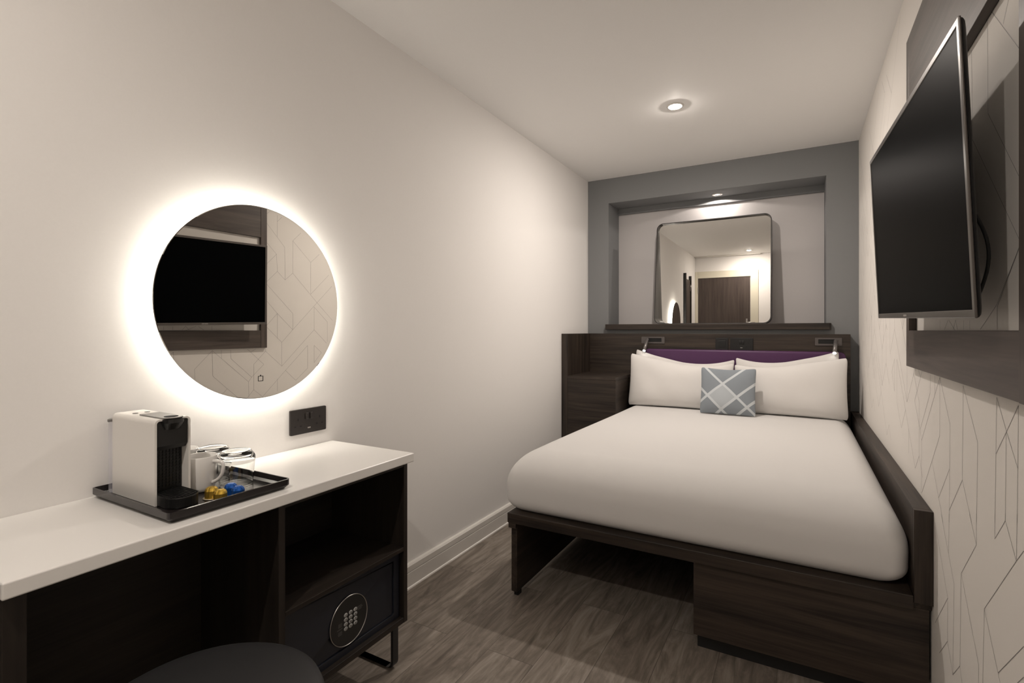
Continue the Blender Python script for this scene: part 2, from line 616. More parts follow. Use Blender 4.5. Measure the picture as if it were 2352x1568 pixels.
# right wall with the printed geometric lines of its paper
WALLPAPER_LINES = [
 [(1.791, 1.012), (1.794, 0.85), (1.885, 0.761), (2.029, 0.626)],
 [(1.791, 1.012), (1.684, 0.9), (1.692, 0.645)],
 [(1.791, 1.012), (2.029, 0.793), (2.033, 0.636)],
 [(2.021, 1.014), (2.044, 0.993), (2.139, 0.905)],
 [(2.082, 1.014), (2.044, 0.993)],
 [(2.139, 0.905), (2.051, 0.823), (2.029, 0.793)],
 [(1.908, 1.011), (1.91, 0.955), (2.051, 0.823)],
 [(1.848, 1.013), (1.85, 0.959)],
 [(1.565, 1.011), (1.572, 0.786), (1.694, 0.675)],
 [(1.572, 0.786), (1.499, 0.709)],
 [(1.565, 1.011), (1.454, 0.898), (1.462, 0.721)],
 [(1.689, 0.784), (1.806, 0.676)],
 [(1.885, 0.76), (1.806, 0.676), (1.784, 0.658), (1.756, 0.624)],
 [(1.333, 1.01), (1.343, 0.76)],
 [(1.333, 1.01), (1.279, 0.952), (1.223, 0.896)],
 [(1.22, 1.008), (1.279, 0.952), (1.337, 0.898)],
 [(1.22, 1.008), (1.226, 0.799)],
 [(1.281, 0.951), (1.285, 0.785)],
 [(1.285, 0.796), (1.285, 0.783), (1.344, 0.728), (1.342, 0.778)],
 [(1.285, 0.783), (1.23, 0.729)],
 [(1.226, 0.814), (1.23, 0.729), (1.196, 0.76)],
 [(1.23, 0.729), (1.409, 0.558), (1.419, 0.396)],
 [(1.409, 0.558), (1.325, 0.473), (1.313, 0.461)],
 [(1.325, 0.473), (1.196, 0.595)],
 [(1.225, 0.514), (1.196, 0.542)],
 [(1.462, 0.74), (1.463, 0.672), (1.582, 0.56), (1.593, 0.332), (1.657, 0.273), (1.645, 0.507), (1.699, 0.562), (1.778, 0.64)],
 [(1.693, 0.667), (1.699, 0.562)],
 [(1.514, 0.723), (1.463, 0.672)],
 [(1.582, 0.56), (1.447, 0.419), (1.449, 0.378)],
 [(1.593, 0.332), (1.575, 0.302)],
 [(1.707, 0.443), (1.847, 0.308)],
 [(1.707, 0.443), (1.71, 0.329), (1.797, 0.25)],
 [(1.71, 0.329), (1.657, 0.273)],
 [(1.847, 0.594), (1.707, 0.443)],
 [(1.39, 1.803), (1.385, 1.587), (1.21, 1.406)],
 [(1.371, 1.792), (1.21, 1.632)],
 [(1.296, 1.724), (1.269, 1.754)],
 [(1.21, 1.293), (1.333, 1.191), (1.436, 1.143)],
 [(1.33, 1.142), (1.33, 1.187), (1.21, 1.293)],
 [(1.21, 1.365), (1.21, 1.406)],
 [(1.499, 1.772), (1.492, 1.569), (1.21, 1.296)],
 [(1.633, 1.14), (1.695, 1.168)],
 [(1.653, 1.143), (1.633, 1.167), (1.613, 1.143)],
 [(1.704, 1.168), (1.74, 1.143)],
 [(1.561, 1.165), (1.561, 1.143)],
 [(1.512, 1.164), (1.512, 1.143)],
 [(1.788, 1.169), (1.788, 1.143)],
 [(2.125, 1.93), (2.299, 1.742), (2.302, 1.506), (2.364, 1.561), (2.364, 1.798), (2.432, 1.867)],
 [(2.302, 1.506), (2.241, 1.562), (2.235, 1.683), (2.141, 1.775)],
 [(2.235, 1.683), (2.141, 1.586)],
 [(2.241, 1.562), (2.152, 1.473), (2.364, 1.266), (2.364, 1.146), (2.241, 1.262), (2.241, 1.084)],
 [(2.364, 1.146), (2.276, 1.055), (2.276, 0.884), (2.152, 0.996), (2.154, 1.17), (2.241, 1.262)],
 [(2.364, 1.561), (2.573, 1.354), (2.717, 1.219)],
 [(2.364, 1.798), (2.517, 1.657), (2.517, 1.416), (2.682, 1.577)],
 [(2.517, 1.657), (2.593, 1.728)],
 [(2.573, 1.354), (2.71, 1.49)],
 [(2.364, 1.146), (2.573, 1.354)],
 [(2.276, 1.055), (2.154, 1.17), (2.125, 1.145)],
 [(2.141, 1.368), (2.241, 1.262)],
 [(2.547, 1.32), (2.668, 1.207), (2.668, 1.051)],
 [(2.547, 1.32), (2.547, 1.146), (2.661, 1.04)],
 [(2.276, 0.884), (2.547, 1.146)],
 [(2.547, 1.026), (2.613, 0.969), (2.547, 0.895), (2.547, 1.026)],
 [(2.489, 1.027), (2.489, 0.856), (2.389, 0.773), (2.305, 0.852), (2.489, 1.027)],
 [(2.305, 0.852), (2.13, 0.681), (2.066, 0.736), (2.014, 0.679)],
 [(2.152, 0.996), (2.066, 0.909)],
 [(2.066, 0.736), (2.066, 0.909)],
 [(2.241, 0.795), (2.241, 0.709)],
 [(2.241, 1.963), (2.239, 1.805)],
 [(2.241, 1.917), (2.276, 1.954)],
 [(2.125, 1.925), (2.19, 1.983)],
 [(2.745, 1.93), (2.919, 1.742), (2.922, 1.506), (2.984, 1.561), (2.984, 1.798), (3.052, 1.867)],
 [(2.922, 1.506), (2.861, 1.562), (2.855, 1.683), (2.761, 1.775)],
 [(2.855, 1.683), (2.761, 1.586)],
 [(2.861, 1.562), (2.772, 1.473), (2.984, 1.266), (2.984, 1.146), (2.861, 1.262), (2.861, 1.084)],
 [(2.984, 1.146), (2.896, 1.055), (2.896, 0.884), (2.772, 0.996), (2.774, 1.17), (2.861, 1.262)],
 [(2.984, 1.561), (3.193, 1.354), (3.337, 1.219)],
 [(2.984, 1.798), (3.137, 1.657), (3.137, 1.416), (3.302, 1.577)],
 [(3.137, 1.657), (3.213, 1.728)],
 [(3.193, 1.354), (3.33, 1.49)],
 [(2.984, 1.146), (3.193, 1.354)],
 [(2.896, 1.055), (2.774, 1.17), (2.745, 1.145)],
 [(2.761, 1.368), (2.861, 1.262)],
 [(3.167, 1.32), (3.288, 1.207), (3.288, 1.051)],
 [(3.167, 1.32), (3.167, 1.146), (3.281, 1.04)],
 [(2.896, 0.884), (3.167, 1.146)],
 [(3.167, 1.026), (3.233, 0.969), (3.167, 0.895), (3.167, 1.026)],
 [(3.109, 1.027), (3.109, 0.856), (3.009, 0.773), (2.925, 0.852), (3.109, 1.027)],
 [(2.925, 0.852), (2.75, 0.681), (2.686, 0.736), (2.634, 0.679)],
 [(2.772, 0.996), (2.686, 0.909)],
 [(3.265, 1.98), (3.439, 1.792), (3.442, 1.556), (3.504, 1.611), (3.504, 1.848), (3.572, 1.917)],
 [(3.442, 1.556), (3.381, 1.612), (3.375, 1.733), (3.281, 1.825)],
 [(3.375, 1.733), (3.281, 1.636)],
 [(3.381, 1.612), (3.292, 1.523), (3.504, 1.316), (3.504, 1.196), (3.381, 1.312), (3.381, 1.134)],
 [(3.504, 1.196), (3.416, 1.105), (3.416, 0.934), (3.292, 1.046), (3.294, 1.22), (3.381, 1.312)],
 [(3.504, 1.611), (3.713, 1.404), (3.857, 1.269)],
 [(3.504, 1.848), (3.657, 1.707), (3.657, 1.466), (3.822, 1.627)],
 [(3.657, 1.707), (3.733, 1.778)],
 [(3.713, 1.404), (3.85, 1.54)],
 [(3.504, 1.196), (3.713, 1.404)],
 [(3.416, 1.105), (3.294, 1.22), (3.265, 1.195)],
 [(3.281, 1.418), (3.381, 1.312)],
 [(3.687, 1.37), (3.808, 1.257), (3.808, 1.101)],
 [(3.687, 1.37), (3.687, 1.196), (3.801, 1.09)],
 [(3.416, 0.934), (3.687, 1.196)],
 [(3.687, 1.076), (3.753, 1.019), (3.687, 0.945), (3.687, 1.076)],
 [(3.629, 1.077), (3.629, 0.906), (3.529, 0.823), (3.445, 0.902), (3.629, 1.077)],
 [(3.445, 0.902), (3.27, 0.731), (3.206, 0.786), (3.154, 0.729)],
 [(3.292, 1.046), (3.206, 0.959)],
 [(2.414, 2.341), (2.623, 2.134), (2.767, 1.999)],
 [(2.623, 2.134), (2.76, 2.27)],
 [(2.191, 2.148), (2.291, 2.042)],
 [(2.901, 2.302), (2.812, 2.213), (3.024, 2.006), (3.024, 1.886), (2.901, 2.002), (2.901, 1.824)],
 [(3.024, 1.886), (2.936, 1.795), (2.936, 1.624), (2.812, 1.736), (2.814, 1.91), (2.901, 2.002)],
 [(3.024, 2.301), (3.233, 2.094), (3.377, 1.959)],
 [(3.233, 2.094), (3.37, 2.23)],
 [(3.024, 1.886), (3.233, 2.094)],
 [(2.936, 1.795), (2.814, 1.91), (2.785, 1.885)],
 [(2.801, 2.108), (2.901, 2.002)],
 [(3.207, 2.06), (3.328, 1.947), (3.328, 1.791)],
 [(3.207, 2.06), (3.207, 1.886), (3.321, 1.78)],
 [(2.936, 1.624), (3.207, 1.886)],
 [(3.207, 1.766), (3.273, 1.709), (3.207, 1.635), (3.207, 1.766)],
 [(3.149, 1.767), (3.149, 1.596), (3.049, 1.513), (2.965, 1.592), (3.149, 1.767)],
 [(3.564, 1.946), (3.476, 1.855), (3.476, 1.684), (3.352, 1.796), (3.354, 1.97), (3.441, 2.062)],
 [(3.773, 2.154), (3.91, 2.29)],
 [(3.564, 1.946), (3.773, 2.154)],
 [(3.476, 1.855), (3.354, 1.97), (3.325, 1.945)],
 [(3.341, 2.168), (3.441, 2.062)],
 [(3.747, 2.12), (3.868, 2.007), (3.868, 1.851)],
 [(3.747, 2.12), (3.747, 1.946), (3.861, 1.84)],
 [(3.476, 1.684), (3.747, 1.946)],
 [(3.747, 1.826), (3.813, 1.769), (3.747, 1.695), (3.747, 1.826)],
 [(3.689, 1.827), (3.689, 1.656), (3.589, 1.573), (3.505, 1.652), (3.689, 1.827)],
]
bm = box(XR, XR + T, YF - T, YB + 0.3, 0, ZC)
for pl in WALLPAPER_LINES:
    for (ya, za), (yb, zb) in zip(pl, pl[1:]):
        d = Vector((yb - ya, zb - za))
        if d.length < 1e-4:
            continue
        n = Vector((-d.y, d.x)).normalized() * 0.00062
        x = XR - 0.0004
        q = [bm.verts.new(p) for p in ((x, ya + n.x, za + n.y), (x, yb + n.x, zb + n.y), (x, yb - n.x, zb - n.y), (x, ya - n.x, za - n.y))]
        f = bm.faces.new(q)
        f.material_index = 1
        f.normal_update()
struct('wall_right', bm, ['paper', 'ink'])

# back wall with its recessed niche
bm = bmesh.new()
bx(bm, XL - T, NX0, YB, NY + 0.1, 0, ZC)
bx(bm, NX1, XR + T, YB, NY + 0.1, 0, ZC)
bx(bm, NX0, NX1, YB, NY + 0.1, NZ1, ZC)
bx(bm, NX0, NX1, YB, NY + 0.1, 0, 1.147)
bx(bm, NX0, NX1, NY, NY + 0.1, 1.147, NZ1)
struct('wall_back', bm, 'grey')
# pale covering on the lower part of the niche back
struct('wall_niche', box(NX0 + 0.001, NX1 - 0.001, NY - 0.004, NY, NZ0, 2.1235), 'niche')
struct('trim_2', box(NX0 + 0.0005, NX1 - 0.0005, 4.178, NY, 2.122, NZ1), 'grey')

# wall behind the camera with the room door
DX0, DX1, DZ = -1.462, -0.672, 2.005
bm = bmesh.new()
bx(bm, XL - T, XR + T, YF - T, YF, 0, ZC)
struct('wall_front', bm, 'wall')
door = thing('door_1', 'dark wood veneer room door in a cream frame, reflected in the niche mirror', 'door', (DX0, YF, 0))
door['kind'] = 'structure'
obj('door_leaf', box(DX0, DX1, YF + 0.001, YF + 0.012, 0.005, DZ), 'door', door)
bm = bmesh.new()
bx(bm, XL + 0.001, DX0 - 0.004, YF, YF + 0.022, 0, DZ + 0.115)
bx(bm, DX1 + 0.004, DX1 + 0.118, YF, YF + 0.022, 0, DZ + 0.115)
bx(bm, DX0 - 0.004, DX1 + 0.004, YF, YF + 0.022, DZ + 0.004, DZ + 0.115)
obj('door_frame', bm, 'cream', door, bevel=0.003)
bm = bmesh.new()
bx(bm, DX1 - 0.062, DX1 - 0.038, YF + 0.012, YF + 0.018, 1.18, 1.33)
tube(bm, [(DX1 - 0.05, YF + 0.018, 1.265), (DX1 - 0.05, YF + 0.06, 1.265), (DX1 - 0.04, YF + 0.066, 1.265), (DX1 + 0.075, YF + 0.066, 1.268)], 0.009)
obj('door_handle', bm, 'steel', door)
bm = bmesh.new()
bx(bm, DX0 - 0.006, DX0 + 0.004, YF + 0.02, YF + 0.028, 1.76, 1.86)
obj('hinge', bm, 'steel', door)

# skirting boards
def skirting(name, xw, sgn, y0, y1):
    prof = [(0, 0.0), (0.018, 0.0), (0.018, 0.068), (0.0145, 0.070), (0.018, 0.073), (0.018, 0.097), (0.012, 0.104), (0.0, 0.1055)]
    bm = bmesh.new()
    prism(bm, [(xw + sgn * a, b) for a, b in prof], 1, y0, y1, 0)
    prism(bm, [(xw + sgn * a, b) for a, b in ((0.018, 0), (0.0235, 0), (0.0225, 0.006), (0.018, 0.0085))], 1, y0, y1, 1)
    return struct(name, bm, ['trim', 'bead'])


skirting('baseboard_left', XL, 1, YF + 0.03, 3.395)
skirting('baseboard_right', XR, -1, YF + 0.03, 1.925)
struct('trim_1', box(XL + 0.002, -0.52, YF + 0.05, YF + 0.085, ZC - 0.018, ZC), 'trim')


# ================================================================== LAMPS
def downlight(label, x, y, z, lens, lens_r=0.0285, ring_r=0.046):
    t = thing('ceiling_downlight', label, 'ceiling light', (x, y, z))
    bm = bmesh.new()
    lathe(bm, [(lens_r, -0.0005), (lens_r + 0.003, -0.006), (ring_r - 0.004, -0.005), (ring_r, -0.001), (ring_r, 0.0)], (x, y, z), 48)
    obj('trim_ring', bm, 'white_plastic', t)
    bm = bmesh.new()
    dome = 0.009 if lens != 'lens' else 0.0015
    lathe(bm, [(lens_r * math.sin(a), -0.0008 - dome * math.cos(a)) for a in [k / 8 * PI / 2 for k in range(9)]], (x, y, z), 36)
    obj('lens', bm, lens, t)
    return t


downlight('bright round downlight set in the ceiling over the bed', -0.587, 2.843, ZC, 'lens_bed')
downlight('round downlight in the ceiling by the door, seen in the niche mirror', -0.66, -0.30, ZC, 'lens_door')
t = downlight('small downlight in the grey soffit of the niche above the mirror', -0.534, 4.085, NZ1, 'lens', 0.019, 0.040)
for c in t.children:
    if c.name.startswith('trim_ring'):
        c.data.materials[0] = M['steel']
spot_lamp('lamp_light', t, (-0.534, 4.085, NZ1 - 0.0045), LAMP_NICHE, math.radians(160), 0.10, (0, 0, -1), size=0.003)

# ================================================================== NICHE LEDGE AND MIRROR
bm = bmesh.new()
lx0, lx1, ly0 = -1.352, 0.187, 3.902
poly = [(lx0, ly0), (lx1 - 0.010, ly0), (lx1, ly0 + 0.010), (lx1, YB - 0.0005), (NX1 - 0.001, YB - 0.0005), (NX1 - 0.001, NY - 0.0005),
        (NX0 + 0.001, NY - 0.0005), (NX0 + 0.001, YB - 0.0005), (lx0, YB - 0.0005)]
prism(bm, poly, 2, 1.1475, NZ0)
o = obj('wall_shelf', bm, 'wood_x', bevel=0.002)
tag(o, 'long dark wood shelf along the bottom of the grey niche', 'shelf')

MX0, MX1, MZ0, MZ1, MY = -0.982, -0.166, NZ0 + 0.0005, 1.988, 4.10
mir = thing('wall_mirror', 'squarish mirror in a thin dark metal frame standing on the niche shelf', 'mirror', ((MX0 + MX1) / 2, MY, MZ0))
# frame: a thin band with rounded corners, deeper at the foot than at the head
bm = bmesh.new()
N = 8
out = rrect(MX0, MX1, MZ0, MZ1, 0.050, N)
inn = rrect(MX0 + 0.006, MX1 - 0.006, MZ0 + 0.006, MZ1 - 0.006, 0.044, N)


def fy(z):
    k = (z - MZ0) / (MZ1 - MZ0)
    return 3.972 + k * (4.072 - 3.972)


n = len(out)
rows = []
for pts in (out, inn):
    rows.append([bm.verts.new((p[0], fy(p[1]), p[1])) for p in pts])
    rows.append([bm.verts.new((p[0], MY + 0.035, p[1])) for p in pts])
for i in range(n):
    j = (i + 1) % n
    for a, b in ((0, 1), (3, 2), (2, 0), (1, 3)):
        bm.faces.new((rows[a][i], rows[a][j], rows[b][j], rows[b][i]))
obj('frame', bm, 'bronze', mir)
bm = bmesh.new()
prism(bm, inn, 1, MY, MY + 0.006)
obj('mirror_glass', bm, 'mirror', mir)
bm = bmesh.new()
prism(bm, inn, 1, MY + 0.008, MY + 0.03)
obj('backing', bm, 'black_metal', mir)

# ================================================================== HEADBOARD AND BEDSIDE CUPBOARD
HBY = 3.852
hb = thing('headboard', 'tall dark wood headboard with a side panel and a padded purple strip', 'headboard', (-0.58, 3.9, 0))
obj('back_panel', box(-1.464, 0.288, HBY, YB - 0.001, 0, 1.1165), 'wood_x', hb, bevel=0.0015)
obj('side_panel', box(XL + 0.001, -1.4645, 3.402, YB - 0.001, 0, 1.1170), 'wood_z', hb, bevel=0.0015)
# padded strip
bm = bmesh.new()
prism(bm, rrect(-1.02, 0.262, 0.66, 1.003, 0.035, 6), 1, HBY - 0.034, HBY - 0.0005)
obj('padded_strip', bm, 'purple', hb, bevel=0.014, seg=4, smooth=True)

bs = thing('bedside_cupboard', 'dark wood bedside cupboard built in beside the bed, left of the pillows', 'cupboard', (-1.28, 3.63, 0))
obj('carcass', box(-1.4635, -1.124, 3.420, HBY - 0.001, 0.0, 0.790), 'wood_y', bs)
obj('front_panel', box(-1.4635, -1.104, 3.402, 3.4195, 0.02, 0.7895), 'wood_x', bs, bevel=0.001)
obj('end_panel', box(-1.1235, -1.104, 3.420, HBY - 0.001, 0.02, 0.7895), 'wood_y', bs, bevel=0.001)
obj('cupboard_top', box(-1.4635, -1.104, 3.402, HBY - 0.001, 0.7905, 0.811), 'wood_x', bs, bevel=0.001)


def plate_socket(name, label, x0, x1, z0, z1, kind):
    t = thing(name, label, 'socket', ((x0 + x1) / 2, HBY, z0))
    bm = bmesh.new()
    prism(bm, rrect(x0, x1, z0, z1, 0.004, 3), 1, HBY - 0.009, HBY - 0.0005)
    obj('plate', bm, 'plate_black', t, bevel=0.001)
    if kind == 'single':
        obj('outlet_insert', box(x0 + 0.018, x1 - 0.018, HBY - 0.0105, HBY - 0.009, z0 + 0.02, z1 - 0.018), 'black_plastic', t, bevel=0.001)
    else:
        cxm = (x0 + x1) / 2
        for s in (-1, 1):
            bm = bmesh.new()
            px = cxm + s * 0.044
            bx(bm, px - 0.002, px + 0.002, HBY - 0.0098, HBY - 0.0088, z0 + 0.043, z0 + 0.051)
            for d in (-0.011, 0.011):
                bx(bm, px + d - 0.003, px + d + 0.003, HBY - 0.0098, HBY - 0.0088, z0 + 0.024, z0 + 0.028)
            obj('pin_holes', bm, 'plate_dark', t)
            obj('switch', box(cxm + s * 0.009 - 0.007, cxm + s * 0.009 + 0.007, HBY - 0.013, HBY - 0.009, z0 + 0.045, z0 + 0.066), 'black_plastic', t, bevel=0.001)
        obj('usb_port', box(cxm - 0.008, cxm + 0.006, HBY - 0.0105, HBY - 0.009, z0 + 0.0165, z0 + 0.0205), 'mark', t)
    return t


plate_socket('wall_socket', 'single black outlet plate on the headboard, left of the double socket', -0.514, -0.431, 1.002, 1.087, 'single')
plate_socket('wall_socket', 'black double socket on the headboard above the purple strip', -0.417, -0.272, 1.002, 1.088, 'double')


def reading_lamp(label, x0, x1, piv_x, tip, hole):
    t = thing('reading_lamp', label, 'lamp', ((x0 + x1) / 2, HBY, 1.07))
    bm = bmesh.new()
    y1 = HBY - 0.0005
    ring_prism(bm, rrect(x0, x1, 1.043, 1.093, 0.004, 3), rrect(hole[0], hole[1], 1.054, 1.083, 0.003, 3), 1, HBY - 0.006, y1)
    obj('wall_plate', bm, 'plate_grey', t)
    obj('recess', box(hole[0] - 0.002, hole[1] + 0.002, HBY - 0.002, y1, 1.052, 1.085), 'plate_dark', t)
    a = Vector((piv_x, HBY - 0.030, 1.070))
    b = Vector(tip)
    bm = bmesh.new()
    d = (b - a).normalized()
    tube(bm, [a - d * 0.008, b], 0.0115, 20)
    arm = obj('lamp_stem', bm, 'stem', t)
    bm = bmesh.new()
    tube(bm, [b - d * 0.001, b + d * 0.002], 0.0098, 20)
    obj('lens', bm, 'lens_read', arm)
    bm = bmesh.new()
    lathe(bm, [(0, -0.004), (0.008, -0.004), (0.008, 0.028), (0, 0.028)], (piv_x, HBY - 0.029, 1.070), 20, axis=1)
    obj('pivot', bm, 'black_metal', t)
    spot_lamp('lamp_light', t, b + d * 0.005, LAMP_READ, math.radians(75), 0.6, d, size=0.009)
    return t


reading_lamp('slim steel reading lamp at the left end of the headboard, by the cupboard', -1.044, -0.871, -0.993, (-0.997, 3.744, 0.991), (-0.998, -0.893))
reading_lamp('slim steel reading lamp at the right end of the headboard, by the wall', 0.094, 0.242, 0.207, (0.196, 3.744, 0.999), (0.112, 0.215))

# ================================================================== BED
bed = thing('bed_base', 'dark wood bed base with an open foot end, storage box and wall rail', 'bed', (-0.40, 2.86, 0))
obj('platform', box(-1.081, 0.2935, 1.864, HBY - 0.001, 0.3225, 0.3645), 'wood_x', bed, bevel=0.0025)
leg = obj('leg_panel', box(-1.074, -1.046, 1.888, HBY - 0.02, 0.022, 0.322), 'wood_y', bed, bevel=0.001)
for y in (1.905, 3.7):
    obj('foot', box(-1.070, -1.050, y, y + 0.03, 0.0, 0.0215), 'rubber', leg)
obj('bracket', box(-1.078, -1.042, 1.868, 1.888, 0.300, 0.3222), 'wood_x', bed, bevel=0.002)
st = obj('storage_box', box(-0.326, 0.333, 1.886, HBY - 0.02, 0.058, 0.3220), 'wood_x', bed, bevel=0.0015)
obj('plinth', box(-0.318, 0.319, 1.922, HBY - 0.03, 0.0, 0.0575), 'black_plastic', st)
rail = obj('side_rail', box(0.294, XR - 0.0005, 1.8845, YB - 0.001, 0.323, 0.617), 'wood_y', bed, bevel=0.0015)
obj('end_post', box(0.294, XR - 0.0005, 1.864, 1.884, 0.345, 0.617), 'wood_z', bed, bevel=0.001)


def soft_block(x0, x1, y0, y1, z0, z1, rp, bulge=0.006, crown=0.010):
    """upholstered block: rings of rounded rectangles following a soft edge profile"""
    cx, cy, hx, hy = (x0 + x1) / 2, (y0 + y1) / 2, (x1 - x0) / 2, (y1 - y0) / 2
    tx, ty, tz = 0.105, 0.175, 0.135       # top roll: sideways, endways, height
    bx_, by_, bz = 0.055, 0.045, 0.055     # bottom roll
    prof = []
    for k in range(9):
        a = -PI / 2 + k / 8 * PI / 2
        prof.append((bx_ * (1 - math.cos(a)), by_ * (1 - math.cos(a)), z0 + bz + bz * math.sin(a)))
    for k in range(17):
        a = k / 16 * PI / 2
        prof.append((tx * (1 - math.cos(a)), ty * (1 - math.cos(a)), z1 - tz + tz * math.sin(a)))
    bm = bmesh.new()

    def outline(ax, ay, rr):
        pts = []
        M_ = 22
        for k, (sx, sy, a0) in enumerate(((-1, -1, PI), (1, -1, 1.5 * PI), (1, 1, 0), (-1, 1, 0.5 * PI))):
            for i in range(11):
                t = a0 + i / 10 * PI / 2
                pts.append((cx + sx * (ax - rr) + rr * math.cos(t), cy + sy * (ay - rr) + rr * math.sin(t)))
            q0 = pts[-1]
            sx2, sy2, a2 = ((1, -1, 1.5 * PI), (1, 1, 0), (-1, 1, 0.5 * PI), (-1, -1, PI))[k]
            q1 = (cx + sx2 * (ax - rr) + rr * math.cos(a2), cy + sy2 * (ay - rr) + rr * math.sin(a2))
            for i in range(1, M_):
                pts.append((q0[0] + (q1[0] - q0[0]) * i / M_, q0[1] + (q1[1] - q0[1]) * i / M_))
        return pts

    def zc(x, y, z):
        w = max(0.0, (z - (z1 - tz)) / tz)
        return z + crown * w * (1 - ((x - cx) / hx) ** 2) * (1 - ((y - cy) / hy) ** 2)
    rings = []
    for ix, iy, z in prof:
        b = bulge * math.sin(PI * min(1, max(0, (z - z0) / (z1 - z0))))
        pts = outline(hx - ix + b * 0.5, hy - iy + b * 0.5, rp)
        rings.append([bm.verts.new((p[0], p[1], zc(p[0], p[1], z))) for p in pts])
    top = outline(hx - tx, hy - ty, rp)
    for s in (0.9, 0.78, 0.62, 0.45, 0.28, 0.12):
        rings.append([bm.verts.new((cx + (p[0] - cx) * s, cy + (p[1] - cy) * s, zc(cx + (p[0] - cx) * s, cy + (p[1] - cy) * s, z1))) for p in top])
    n = len(top)
    for A, B in zip(rings, rings[1:]):
        for i in range(n):
            j = (i + 1) % n
            bm.faces.new((A[i], A[j], B[j], B[i]))
    for A in rings:
        for v in A:
            k_ = min(1.0, max(0.0, (v.co.y - 2.1) / 1.2))
            if v.co.x < cx:
                v.co.x += 0.018 * k_ * k_ * (3 - 2 * k_) * (cx - v.co.x) / hx
    c = bm.verts.new((cx, cy, zc(cx, cy, z1)))
    for i in range(n):
        bm.faces.new((rings[-1][i], rings[-1][(i + 1) % n], c))
    bm.faces.new(rings[0][::-1])
    return bm


bm = soft_block(-1.113, 0.289, 1.886, 3.846, 0.3648, 0.606, 0.055)
o = obj('mattress', bm, 'linen', smooth=True)
tag(o, 'thick mattress under a smooth tucked white cover on the dark bed base', 'mattress')


def pillow(name, label, mat, cx, by, bz, w, h, thick, lean, turn=0.0, dip=0.2, side=0.05, roll=0.0, group=None, cat='pillow', n=40, seed=0, inner=0.0, side_in=1):
    """stuffed rectangle: corners drawn out, middle full; local x across, y up, z out of the front"""
    bm = bmesh.new()
    rr = random.Random(seed)
    ph = [rr.uniform(0, 6.28) for _ in range(8)]
    uvl = bm.loops.layers.uv.new('UVMap')
    grid = {}
    for s in (1, -1):
        for i in range(n + 1):
            for j in range(n + 1):
                u = math.sin((2 * i / n - 1) * PI / 2)
                v = math.sin((2 * j / n - 1) * PI / 2)
                edge = i in (0, n) or j in (0, n)
                if edge and s == -1:
                    grid[(s, i, j)] = grid[(1, i, j)]
                    continue
                dv = dip if v > 0 else dip * 0.12
                x = w / 2 * u * (1 - side * (1 - v * v) * (1 if v < .9 else 1))
                y = h / 2 * v * (1 - dv * (1 - abs(u) ** 1.7))
                tip = 1 - 0.035 * (abs(u) * abs(v)) ** 14
                x *= tip
                y = (y * tip) if v > 0 else y
                f = (max(0.0, 1 - abs(u) ** 3.2) ** 0.55) * (max(0.0, 1 - abs(v) ** 2.8) ** 0.6)
                f *= 1.0 + 0.22 * (-v)
                wob = 0.010 * math.sin(5 * u + ph[0]) * math.sin(3 * v + ph[1]) + 0.005 * math.sin(11 * u + 4 * v + ph[2])
                z = s * thick / 2 * f * (1 + (wob * 6 if s > 0 else 0))
                k_ = max(0.0, (side_in * u + 0.45) / 1.45)
                y -= inner * k_ * k_ * (3 - 2 * k_) * max(0.0, v) ** 1.5
                grid[(s, i, j)] = (bm.verts.new((x, y + h / 2, z)))
    for s in (1, -1):
        for i in range(n):
            for j in range(n):
                q = [grid[(s, i, j)], grid[(s, i + 1, j)], grid[(s, i + 1, j + 1)], grid[(s, i, j + 1)]]
                uvq = [(i, j), (i + 1, j), (i + 1, j + 1), (i, j + 1)]
                if s < 0:
                    q.reverse()
                    uvq.reverse()
                try:
                    f = bm.faces.new(q)
                except ValueError:
                    continue
                for lp, (a, b) in zip(f.loops, uvq):
                    lp[uvl].uv = ((math.sin((2 * a / n - 1) * PI / 2) + 1) / 2, (math.sin((2 * b / n - 1) * PI / 2) + 1) / 2)
    R = Matrix.Rotation(turn, 4, 'Z') @ Matrix.Rotation(PI / 2 - lean, 4, 'X') @ Matrix.Rotation(roll, 4, 'Z')
    bm.transform(R)
    o = obj(name, bm, mat, smooth=True)
    o.location = (cx, by, bz)
    tag(o, label, cat, group)
    return o


G = 'white pillows propped against the headboard'
pillow('pillow', 'rear white pillow on the left, mostly hidden, its corner under the left lamp', 'pillow', -0.722, 3.722, 0.612, 0.688, 0.395, 0.095, 0.13, 0.0, 0.40, 0.03, 0.0, G, seed=3, inner=0.060, side_in=1)
pillow('pillow', 'rear white pillow on the right, mostly hidden, its corner under the right lamp', 'pillow', -0.076, 3.722, 0.612, 0.600, 0.405, 0.095, 0.13, 0.0, 0.34, 0.03, 0.0, G, seed=5, inner=0.055, side_in=-1)
pillow('pillow', 'front white pillow on the left, beside the bedside cupboard', 'pillow', -0.716, 3.560, 0.611, 0.697, 0.375, 0.125, 0.19, 0.0, 0.32, 0.025, 0.0, G, seed=7, inner=0.055, side_in=1)
pillow('pillow', 'front white pillow on the right, beside the patterned wall', 'pillow', -0.055, 3.560, 0.611, 0.627, 0.375, 0.125, 0.19, 0.0, 0.26, 0.025, 0.0, G, seed=9, inner=0.060, side_in=-1)
pillow('cushion', 'small square blue-grey cushion with pale crossing bands, in front of the pillows', 'cushion', -0.388, 3.400, 0.617, 0.325, 0.295, 0.09, 0.22, 0.0, 0.10, 0.035, 0.0, None, 'cushion', seed=11)

